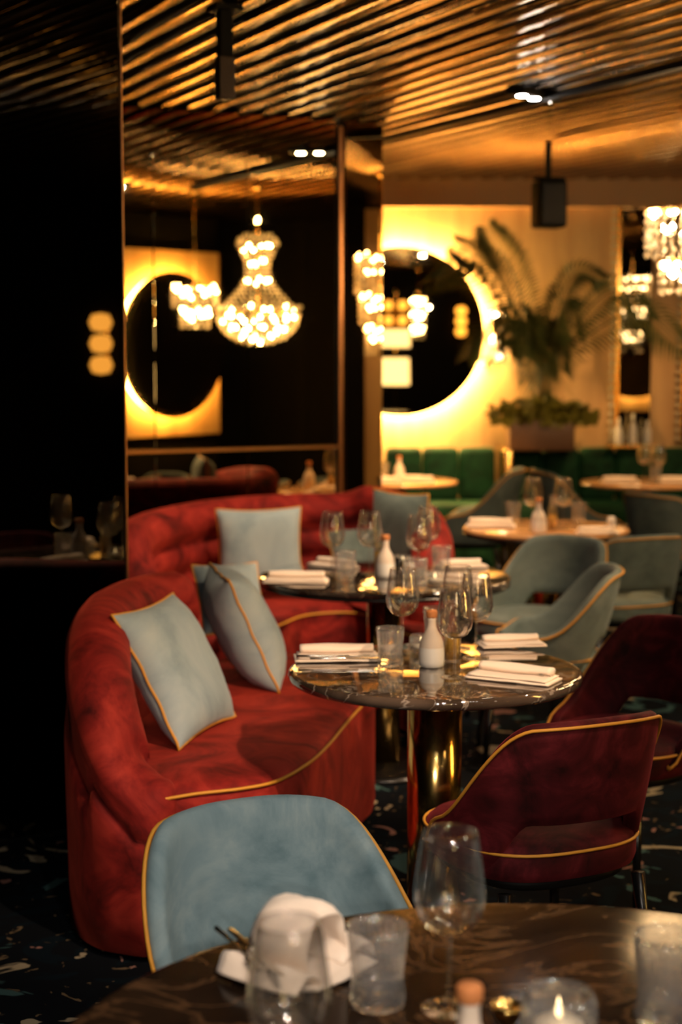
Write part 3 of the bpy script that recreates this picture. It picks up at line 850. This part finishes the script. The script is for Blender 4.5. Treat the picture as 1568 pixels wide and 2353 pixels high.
# back table
put('wine', on(764,1320), 'wine glass left on the back table before the square pillow')
put('wine', on(850,1318), 'second wine glass from the left on the back table')
put('wine', on(962,1330), 'third wine glass on the back table, right of the white bottle')
put('wine', on(984,1304), 'rightmost wine glass on the back table')
put('tumbler', on(793,1334), 'ribbed tumbler left on the back table', 0, 1.05)
put('tumbler', on(1014,1318), 'ribbed tumbler right on the back table by the rolled napkin')
put('tumbler', on(958,1350), 'ribbed tumbler at the front of the back table beside the salt pot')
put('bottle', on(886,1328), 'white ceramic bottle with a cork on the back table', 0, 1.05)
put('oil', on(873,1312), 'glass carafe of amber oil behind the bottle on the back table')
put('pepper', on(916,1318), 'black pepper pot on the back table')
put('salt', on(941,1330), 'white salt pot on the back table')
put('tea', on(926,1306), 'tealight holder at the middle of the back table')
put('tea', on(1000,1345), 'tealight holder at the front right of the back table')
put('napkin', on(681,1338), 'pale folded napkin at the left edge of the back table', radians(-3))
put('napkin', on(765,1303), 'folded napkin at the back left of the back table', radians(-40), .85)
put('napkin', on(1062,1304), 'rolled napkin at the back right of the back table', radians(18), .8)
put('napkin', on(1050,1338), 'crumpled pale napkin at the right of the back table', radians(-20), .75)
put('fork', on(760,1300,z=.764), 'fork on the back left napkin of the back table', radians(-40), .85)
# far table
put('wine', on(1224,1214), 'left wine glass on the far table')
put('wine', on(1294,1214), 'right wine glass on the far table')
put('tumbler', on(1180,1203), 'left ribbed tumbler on the far table')
put('tumbler', on(1330,1206), 'right ribbed tumbler on the far table')
put('bottle', on(1238,1224), 'white ceramic bottle on the far table', 0, 1.05)
put('oil', on(1270,1218), 'glass carafe of amber oil on the far table')
put('napkin', on(1128,1210), 'folded napkin at the left of the far table', radians(-5))
put('napkin', on(1372,1226), 'folded napkin at the right of the far table', radians(5), .8)
put('salt', on(1405,1218,T3,.36), 'small pale salt pot at the right edge of the far table')
# far left and right tables
put('bottle', (T4.x+.02, T4.y+.05, .7505), 'white bottle on the brightly lit far left table')
put('tumbler', (T4.x-.08, T4.y+.1, .7505), 'tumbler behind the bottle on the far left table')
put('napkin', (T4.x+.12, T4.y-.12, .7505), 'folded napkin on the right of the far left table', radians(-15))
put('napkin', (T4.x-.10, T4.y-.2, .7505), 'folded napkin at the front of the far left table', radians(5))
put('napkin', (T5.x-.16, T5.y-.06, .7505), 'folded napkin at the left of the far right table', radians(4))
put('napkin', (T5.x+.20, T5.y-.06, .7505), 'folded napkin at the right of the far right table', radians(-6))
put('wine', (T5.x+.02, T5.y+.08, .7505), 'left wine glass on the far right table')
put('wine', (T5.x+.10, T5.y+.02, .7505), 'right wine glass on the far right table')
put('tumbler', (T5.x+.06, T5.y-.10, .7505), 'tumbler on the far right table')
# near table
zt = .7505
put('wine', on(1032,2318), 'wine glass on the near table in front of the burgundy chair')
p = PZ(665,2330,.75+.13); put('wine', (p.x, 1.78, zt), 'wine glass in front of the crumpled napkin on the near table')
put('wine', (.505, 2.12, zt), 'wine glass cut by the right edge of the near table')
put('tumbler', on(868,2312), 'ribbed tumbler beside the crumpled napkin on the near table', 0, 1.05)
put('tumbler', on(1530,2352), 'ribbed tumbler at the bottom right of the near table', 0, 1.12)
p = PZ(1080,2275,.75+.15); put('bottle', (p.x, p.y, zt), 'white bottle with an orange stopper at the bottom of the near table', 0, 1.0)
p = PZ(1285,2285,.75+.07); b = put('tea', (p.x, p.y, zt), 'round glass tealight bowl at the bottom of the near table', 0, 1.42)
# crumpled standing napkin on the near table with cutlery tucked beside
def wavy_roll(name, pts, r, parent, flat=.75, seed=0):
    P_ = catmull(pts, 6); rr = random.Random(seed); a = rr.uniform(0, 6)
    return obj(name, tube(P_, r, 20, radii=[r*(1+.12*sin(i*.7+a)) for i in range(len(P_))]), M['cloth'], parent)
pn = on(690, 2225)
nk = thing('napkin', 'large crumpled peach napkin standing folded on the near table', 'napkin', pn, radians(52), GROUPS['napkin'])
def sheet(name, prof, w, th, parent, tilt=0.0):
    """folded cloth sheet: profile in local XZ extruded in Y with thickness and soft edges"""
    P_ = catmull([(x, 0, z) for x, z in prof], 6); rings = []; n = 9
    for i in range(n):
        v = i/(n-1)-.5; r_ = []; rr = []
        k = 1 - .08*abs(v*2)**3
        for j, p in enumerate(P_):
            a_, b_ = P_[max(0,j-1)], P_[min(len(P_)-1,j+1)]; t = (b_-a_).normalized(); nn = Vector((-t.z, 0, t.x))
            e = th/2*(1-abs(v*2)**6*.8)
            off = Vector((0, v*w, 0)) + nn*.0025*sin(v*9+j*.5)
            r_.append(p*k+off+nn*e); rr.append(p*k+off-nn*e)
        rings.append(r_ + list(reversed(rr)))
    obj(name, grid_loft(rings), M['cloth'], parent)
sheet('folded_cloth', [(-.07,.006),(.0,.008),(.075,.006)], .17, .011, nk)
sheet('standing_fold', [(-.045,.014),(-.052,.05),(-.03,.088),(.0,.098),(.03,.085),(.045,.05),(.05,.016)], .10, .009, nk)
sheet('side_fold', [(.02,.014),(.055,.035),(.085,.028),(.10,.008)], .13, .008, nk)
sheet('front_fold', [(-.105,.008),(-.085,.030),(-.065,.022),(-.05,.012)], .15, .008, nk)
put('fork', tuple(pn + Vector((-.085, -.02, .034))), 'fork tucked into the crumpled napkin on the near table', radians(-65), .9)
put('knife', tuple(pn + Vector((-.063, -.035, .036))), 'knife tucked into the crumpled napkin on the near table', radians(-65), .9)
# small gold bowl glinting
p = PZ(1166,2318,.77)
b = obj('brass_dish', lathe([(0,0),(.010,0),(.013,.003),(.019,.016),(.021,.026),(.0195,.026),(.0175,.016),(.011,.005),(0,.005)], 28, flute=(9,.003,.006,.03)), M['brass'], None, loc=(p.x, p.y, zt))
tag(b, 'small fluted brass dish between the bottle and the glass bowl', 'dish')

# ================================================================ LIGHT FITTINGS
def crystals(cloud, r, name, parent):
    bm = bmesh.new(); rr = random.Random(len(cloud))
    for (x, y, z) in cloud:
        s_ = r*rr.uniform(.7, 1.3)
        lathe([(0, -s_*1.5), (s_, 0), (0, s_*1.1)], 5, bm, center=(x, y, z))
    o = obj(name, bm, M['crystal'], parent, smooth=False); o['kind'] = 'stuff'; return o
def ringpts(r, z, n, ph=0): return [(r*cos(2*pi*i/n+ph), r*sin(2*pi*i/n+ph), z) for i in range(n)]
def bulbs(pts, r, parent, m):
    me = None; rb = random.Random(len(pts)); pts = [(x+rb.uniform(-.012,.012), y+rb.uniform(-.012,.012), z+rb.uniform(-.022,.022)) for (x, y, z) in pts]
    for p in pts:
        if me is None:
            o = obj('bulb', lathe([(0,-r),(r*.8,-r*.5),(r,0),(r*.75,r*.7),(0,r*1.5)], 8), m, parent, loc=p); me = o.data
        else:
            o = bpy.data.objects.new('bulb', me); col.objects.link(o); o.parent = parent; o.location = p
def empire_chandelier(loc, label, s=1.0):
    root = thing('crystal_chandelier', label, 'chandelier', loc, 0, 'crystal chandeliers'); root.scale = (s, s, s)
    # z=0 is the ceiling
    H_ = CEIL - .0
    obj('ceiling_rose', lathe([(0,0),(.06,0),(.065,-.015),(.03,-.04),(0,-.045)], 24), M['brass'], root)
    obj('chain', tube([(0,0,-.03),(0,0,-.40)], .005, 8), M['brass'], root)
    obj('crown_ring', tube(ringpts(.13, -.46, 32), .008, 6, True), M['brass'], root)
    obj('basket_ring', tube(ringpts(.30, -.92, 48), .010, 6, True), M['brass'], root)
    obj('stem_rod', tube([(0,0,-.36),(0,0,-1.05)], .010, 8), M['brass'], root)
    cl = []
    for k in range(26):                                   # swags from crown to basket
        for j in range(16):
            t = j/15; a = 2*pi*k/26
            r = .13 + (-.05*sin(pi*min(1,t*1.3))) + .17*t**3
            cl.append((r*cos(a), r*sin(a), -.46 - .46*t))
    crystals(cl, .010, 'crystal_strands', root)
    cl = []
    for j in range(9):                                    # basket rows, narrowing down
        r = .30*cos(j/9*pi/2*.96); z = -.94 - .20*sin(j/9*pi/2)
        cl += ringpts(r, z, max(6, int(r*120)), j*.3)
    crystals(cl, .014, 'crystal_basket', root)
    cl = ringpts(.15, -.42, 22) + ringpts(.14, -.39, 18, .3) + ringpts(.30, -.90, 40) + ringpts(.315,-.88,30,.2) + ringpts(.10,-.36,12)
    crystals(cl, .013, 'crown_crystals', root)
    bulbs([(0,0,-.245)] + [(0,0,-.285)] + ringpts(.09,-.45,6) + ringpts(.05,-.56,5,.4) + ringpts(.09,-.70,6,.2) + ringpts(.255,-.90,10,.1) + ringpts(.27,-.965,14,.2) + ringpts(.21,-1.03,11,.5) + ringpts(.13,-1.09,7) + ringpts(.05,-1.12,3), .0115, root, M['bulb'])
    return root
def drum_chandelier(loc, label, tiers, s=1.0, bm_='bulb', drop=.4, nb=10):
    root = thing('tiered_chandelier', label, 'chandelier', loc, 0, 'tiered crystal chandeliers'); root.scale = (s, s, s)
    obj('ceiling_rose', lathe([(0,0),(.05,0),(.055,-.015),(.03,-.035),(0,-.04)], 24), M['brass'], root)
    obj('chain', tube([(0,0,-.03),(0,0,-drop)], .005, 8), M['brass'], root)
    z = -drop
    for (r, h) in tiers:
        obj('tier_ring', tube(ringpts(r, z, 40), .008, 6, True), M['brass'], root)
        obj('tier_arm', tube([(-r,0,z),(r,0,z)], .005, 6), M['brass'], root)
        cl = []
        rows = max(3, int(h/.035))
        for j in range(rows): cl += ringpts(r, z-.02-j*h/rows, int(r*130), (j%2)*.06)
        crystals(cl, .013, 'crystal_curtain', root)
        bulbs(ringpts(r*.93, z-.02, nb, .1) + ringpts(r*.6, z-h*.45, nb//2), .013, root, M[bm_])
        obj('drum_rod', tube([(0,0,z),(0,0,z-h)], .006, 6), M['brass'], root)
        z -= h + .012
    return root
for (x, y, z, where) in ((.15, -1.4, 2.35, 'nearest behind the camera'), (.10, -2.1, 2.30, 'second behind the camera'), (-.9, -1.2, 2.2, 'left behind the camera'), (1.3, -.6, 2.15, 'right behind the camera'), (2.1, 1.4, 1.95, 'right of the near table')):  # unseen bulbs added to sparkle in the glassware
    root = thing('added_pendant_bulb', 'added pendant bulb for glints, hanging ' + where, 'added pendant lamp', (x, y, CEIL), 0, 'added pendant bulbs')
    obj('cord', tube([(0,0,0),(0,0,z-CEIL+.05)], .004, 6), M['matt_black'], root)
    obj('lamp_holder', lathe([(0,z-CEIL+.012),(.011,z-CEIL+.012),(.011,z-CEIL+.05),(0,z-CEIL+.055)], 12), M['brass'], root)
    bulbs([(0,0,z-CEIL)], .016, root, M['white_lit'])
# the one seen in the bronze wall: real place found by mirroring its image point
Nn = -G
def unmirror(v, p0, n=None):
    n = n or Nn; v = Vector(v); d = (v - p0).dot(n); return v - 2*d*n
v = PY(591, 600, 12.2); w_ = unmirror((v.x, v.y, 0), P0)
empire_chandelier((w_.x, w_.y, CEIL), 'large crystal chandelier shining in the bronze mirror wall above the back sofa')
v = PY(447, 720, 12.6); w_ = unmirror((v.x, v.y, 0), P0)
drum_chandelier((w_.x, w_.y, CEIL), 'small crystal chandelier reflected in front of the left halo mirror', [(.17,.16),(.11,.14)], 1.0, 'bulb', .72)
c = PY(1580, 480, 8.2)
drum_chandelier((c.x, 8.2, CEIL), 'tiered crystal chandelier cut by the right edge of the picture', [(.20,.24),(.13,.17)], 1.0, 'bulb_far', CEIL-c.z, 16)
drum_chandelier((2.6, 9.0, CEIL), 'tall tiered crystal chandelier right of the picture', [(.17,.26),(.14,.2),(.10,.2)], 1.0, 'bulb_far', .55, 14)
# what the round wall mirror shows: stacked lanterns near the entrance, behind the camera
def stacked_lantern(x, y, label):
    root = thing('stacked_lantern', label, 'lamp', (x, y, 0), 0)
    obj('base', lathe([(0,0),(.19,0),(.19,.02),(.03,.04),(0,.04)], 32), M['brass'], root)
    obj('pole', tube([(0,0,.03),(0,0,2.45)], .012, 8), M['brass'], root)
    for (z0, z1, r, mm) in ((1.02,1.42,.21,'shade_lit'),(1.58,1.84,.22,'shade_lit')):
        sh = obj('lamp_shade', lathe([(r,z0),(r*.97,z1),(r*.95,z1),(r*.98,z0)], 40), M[mm], root)
        obj('shade_frame', lathe([(r+.004,z0-.008),(r+.004,z0+.004),(r-.01,z0+.004),(r-.01,z0-.008)], 40), M['brass'], sh)
    for (zz) in (1.98, 2.20):
        for k in range(4):
            a = pi/4+k*pi/2
            obj('lantern_globe', lathe([(0,-.07),(.055,-.05),(.06,0),(.055,.05),(0,.07)], 16, center=(.15*cos(a),.15*sin(a),zz)), M['amber_lit'] , root)
    return root
v = PY(908, 760, 25.0); stacked_lantern(v.x, 24-25.0, 'brass lantern stack with lit shades, seen in the round back-wall mirror')
v = PY(960, 700, 26.0); drum_chandelier((v.x, 24-26.0, CEIL), 'slim tiered chandelier reflected in the round back-wall mirror', [(.10,.2),(.10,.2),(.09,.2)], 1.0, 'bulb', .45, 8)
def sconce(loc, face, label):
    root = thing('wall_sconce', label, 'wall lamp', loc, face, 'three-lobed amber wall sconces')
    obj('back_plate', box_bm((0,.012,0), (.10,.024,.52), 0, .006), M['brass'], root)
    for k in (-1,0,1):
        obj('glass_lobe', lathe([(0,-.075),(.07,-.06),(.095,0),(.07,.06),(0,.075)], 20, center=(0,.07,k*.17)), M['amber_lit'], root)
    return root
v = PY(1057, 762, 24+3.6); sconce((v.x, YMIN, 2.0), 0, 'three-lobed amber sconce seen in the round back-wall mirror')
def unm2(px, py, D):
    v = PY(px, py, D); z = v.z; w_ = unmirror((v.x, v.y, 0), E1, -Gb); return Vector((w_.x, w_.y, z))
# on the right wall; chosen so that its image falls in the black glass
for D_ in [x*.1 for x in range(80, 260)]:
    w_ = unm2(247, 790, D_)
    if w_.x > XMAX-.02: break
sconce((XMAX, w_.y, w_.z), pi/2, 'three-lobed amber sconce seen in the black mirror wall at left')

# recessed/track spot fittings
def spot_fitting(x, y, rz, label, n=1, lit=True, hot=False, group='ceiling spot fittings', ax=None):
    root = thing('ceiling_spot', label, 'spotlight', (x, y, CEIL), rz, group)
    obj('housing', box_bm((0,0,-.004), (.11*n+.02, .10, .03), 0, .004), M['matt_black'], root)
    for k in range(n):
        xx = (k-(n-1)/2)*.11
        obj('lens', lathe([(0,-.022),(.024,-.022),(.026,-.019),(.026,-.015),(0,-.015)], 20, center=(xx,0,0)), M['white_hot'] if hot else M['white_lit'] if lit else M['black'], root)
    return root
c = PZ(1228, 217, CEIL)
spot_fitting(c.x, c.y, TH+.5, 'triple ceiling spotlight shining above the far tables', 3)
spot_fitting(1.42, 2.30, TH, 'triple ceiling spotlight reflected in the black wall at left', 3)
for (x, y, where) in ((.10, 1.0, 'right above the near table'), (.55, .55, 'over the camera side, right of the near table'), (1.05, 2.3, 'above the space between the near and the middle table'), (1.6, 5.3, 'right of the back table')):  # extra fittings added overhead to put glints in the glasses
    spot_fitting(x, y, TH, 'added ceiling spotlight for glints ' + where, 1, hot=True)
tr = obj('track_rail', box_bm((0,0,0), (.045, 4.6, .03)), M['matt_black'], None, smooth=False, loc=(c.x+.10, c.y-.05, CEIL-.014)); tr.rotation_euler.z = TH
tag(tr, 'black track rail along the ceiling slats by the triple spotlight', 'track')
# hanging square spot body top left
b = PY(517, 228, 5.8)
root = thing('hanging_spotlight', 'black square spotlight hanging from the slatted ceiling at upper left', 'spotlight', (b.x, 5.8, CEIL))
hh = CEIL - b.z
obj('mount_plate', box_bm((0,0,-.008), (.10,.10,.02), TH, .003), M['matt_black'], root, smooth=False)
obj('drop_rod', box_bm((0,0,-(hh-.14)/2), (.045,.045,hh-.14), TH, .002), M['matt_black'], root, smooth=False)
obj('body', box_bm((0,0,-hh+.07), (.056,.056,.14), TH, .003), mat('dark_bronze_paint', (.05,.03,.02), .5), root, smooth=False)
obj('lens', lathe([(0,-hh-.001),(.018,-hh-.001),(.020,-hh+.001),(0,-hh+.001)], 20), M['black'], root)

# loudspeaker under the ceiling
c = PY(1262, 470, 9.6)
root = thing('loudspeaker', 'black loudspeaker hanging from the ceiling in front of the warm back wall', 'speaker', (c.x, 9.6, c.z), radians(12))
obj('cabinet', box_bm((0,0,0), (.17,.18,.27), 0, .025), M['matt_black'], root)
obj('grille', box_bm((0,-.091,.0), (.14,.008,.23), 0, .004), mat('speaker_grille', (.004,.004,.004), .7), root)
obj('bracket', box_bm((0,.02,(CEIL-c.z)/2+.06), (.03,.03,CEIL-c.z-.12)), M['matt_black'], root, smooth=False)
obj('bracket_arm', box_bm((0,.0,.145), (.19,.03,.02)), M['matt_black'], root, smooth=False)
# crystal wall light beside the round mirror
c = PY(1138, 765, YMAX-.02)
root = thing('crystal_wall_light', 'crystal wall light with glass globes at the right of the halo mirror', 'wall lamp', (c.x, YMAX, c.z))
obj('back_plate', lathe([(0,0),(.05,0),(.05,.02),(0,.03)], 20), M['brass'], root).rotation_euler = (pi/2, 0, 0)
for (dx, dz, r) in ((0,.12,.07),(-.02,-.02,.08),(.03,-.15,.06),(-.06,-.20,.05),(.07,.04,.05)):
    obj('glass_globe', lathe([(0,-r),(r*.7,-r*.7),(r,0),(r*.7,r*.7),(0,r)], 18, center=(dx,-.13,dz)), M['pressed'], root)
bulbs([(-.0,-.13,.12),(-.02,-.13,-.03),(.03,-.13,-.15)], .022, root, M['bulb_far'])
obj('arm', tube([(0,-.02,0),(0,-.13,.0),(0,-.13,.12)], .008, 8), M['brass'], root)

# ================================================================ PLANTS
pc = PY(1238, 1040, 11.82)
root = thing('palm', 'tall palm with arching fronds in a planter before the warm back wall', 'plant', (pc.x, 11.72, .89))
obj('planter', box_bm((0,0,.10), (.46,.22,.22), 0, .015), M['planter'], root)
trunk_top = Vector((PY(1240,850,11.7).x-pc.x, -.02, PY(1240,850,11.7).z-.89))
obj('trunk', tube(catmull([(0.03,0,.18),(.02,0,.35),(.0,-.02,trunk_top.z*.6),(trunk_top.x,-.02,trunk_top.z)], 6), .022, 10, radii=None), M['bark'], root)
def frond(tipx, tipy, midx, midy, dy=0.0, wl=.2, start=None, n=26, droop=.5):
    """frond drawn through trunk top -> mid -> tip (pixels at depth 11.7+dy)"""
    T = Vector((pc.x, 11.72, .89))
    A = start if start is not None else trunk_top
    Mi = PY(midx, midy, 11.7+dy*.5) - T; Ti = PY(tipx, tipy, 11.7+dy) - T
    P_ = catmull([A, Mi, Ti], 14)
    bm = tube(P_, .006, 6, radii=[.009-.006*i/len(P_) for i in range(len(P_))])
    st = obj('frond', bm, M['leaf'], root)
    bm = bmesh.new()
    for i in range(4, len(P_)-1):
        t = i/(len(P_)-1)
        tang = (P_[i+1]-P_[i-1]).normalized()
        for sgn in (-1, 1):
            side = tang.cross(Vector((0,-1,.25))).normalized()*sgn
            L_ = wl*.85*(.35+.9*sin(pi*min(1,t*.95)))
            for sub in (0, .5):
                b0 = P_[i].lerp(P_[i+1], sub)
                d = (side*.75 + tang*.75 + Vector((0, -.25*rnd.uniform(-.5,1), -.1))).normalized()
                mid = b0 + d*L_*.5; tip = b0 + d*L_ + Vector((0,0,-L_*droop*.6))
                wv = tang*.0085
                v = [bm.verts.new(b0), bm.verts.new(mid+wv), bm.verts.new(tip), bm.verts.new(mid-wv)]
                mz = bm.verts.new(mid + Vector((0,-.006,.006)))
                bm.faces.new((v[0], v[1], mz)); bm.faces.new((v[1], v[2], mz)); bm.faces.new((v[2], v[3], mz)); bm.faces.new((v[3], v[0], mz))
    l = obj('leaflets', bm, M['leaf'], st, smooth=False); l['kind'] = 'stuff'
frond(1045, 560, 1150, 640, -.3, .26)
frond(1120, 520, 1185, 640, .1, .26)
frond(1000, 640, 1120, 600, -.5, .18)
frond(1110, 830, 1165, 745, -.5, .22)
frond(1215, 870, 1215, 735, -.4, .26)
frond(1260, 860, 1250, 745, -.2, .24)
frond(1320, 770, 1290, 690, -.3, .22)
frond(1395, 640, 1310, 640, .0, .16)
frond(1500, 735, 1400, 670, -.4, .20)
frond(1580, 800, 1450, 720, -.7, .24)
frond(1170, 800, 1200, 770, -.3, .22)
frond(1290, 850, 1275, 770, -.1, .22)
frond(1240, 905, 1235, 790, -.5, .24)
frond(1150, 720, 1200, 740, .05, .2)
bm = bmesh.new()
for k in range(420):
    a = rnd.uniform(0, 2*pi); r = rnd.uniform(0, 1)**.6
    c0 = Vector((.38*r*cos(a)+.02, -.10*r*sin(a)-.04, .18 + rnd.uniform(0,.22)*(1-r*.5)))
    d = Vector((rnd.uniform(-1,1), rnd.uniform(-1,.4), rnd.uniform(-.3,1))).normalized()*.055
    s_ = d.cross(Vector((rnd.uniform(-1,1),1,.3))).normalized()*.022
    v = [bm.verts.new(c0-d), bm.verts.new(c0+s_+d*.1), bm.verts.new(c0+d), bm.verts.new(c0-s_+d*.1)]
    bm.faces.new(v)
l = obj('undergrowth', bm, M['fern'], root, smooth=False); l['kind'] = 'stuff'
for (x0, x1) in ((-.18, -.05), (.16, .08)):
    obj('shoot', tube([(x1,0,.2),(x0,-.02,.36)], .006, 6), M['bark'], root)

# glassware on the ledge by the pilaster
xs = PY(1448, 1000, 11.8).x
sh = obj('glass_shelf', box_bm((0,0,0), (.34,.16,.02), 0, .003), M['brass'], None, smooth=False, loc=(xs, 11.80, .905)); tag(sh, 'narrow brass shelf of glassware below the dark pilaster', 'shelf')
for k in range(6):
    h_ = (.14,.19,.12,.22,.15,.17)[k]; r = .022+.004*(k%2)
    b = obj('shelf_bottle', lathe([(0,0),(r,0),(r*1.05,.01),(r,h_*.55),(r*.4,h_*.75),(r*.38,h_),(0,h_)], 16), M['ceramic'] if k % 2 else M['pressed'], None, loc=(xs-.13+k*.052, 11.79+(k%2)*.03, .9155))
    tag(b, ('leftmost small bottle', 'second small bottle from the left', 'third small bottle from the left, the shortest,', 'fourth small bottle from the left, the tallest,', 'fifth small bottle from the left', 'rightmost small bottle')[k] + ' on the shelf by the dark pilaster', 'bottle', 'bottles on the shelf by the pilaster')
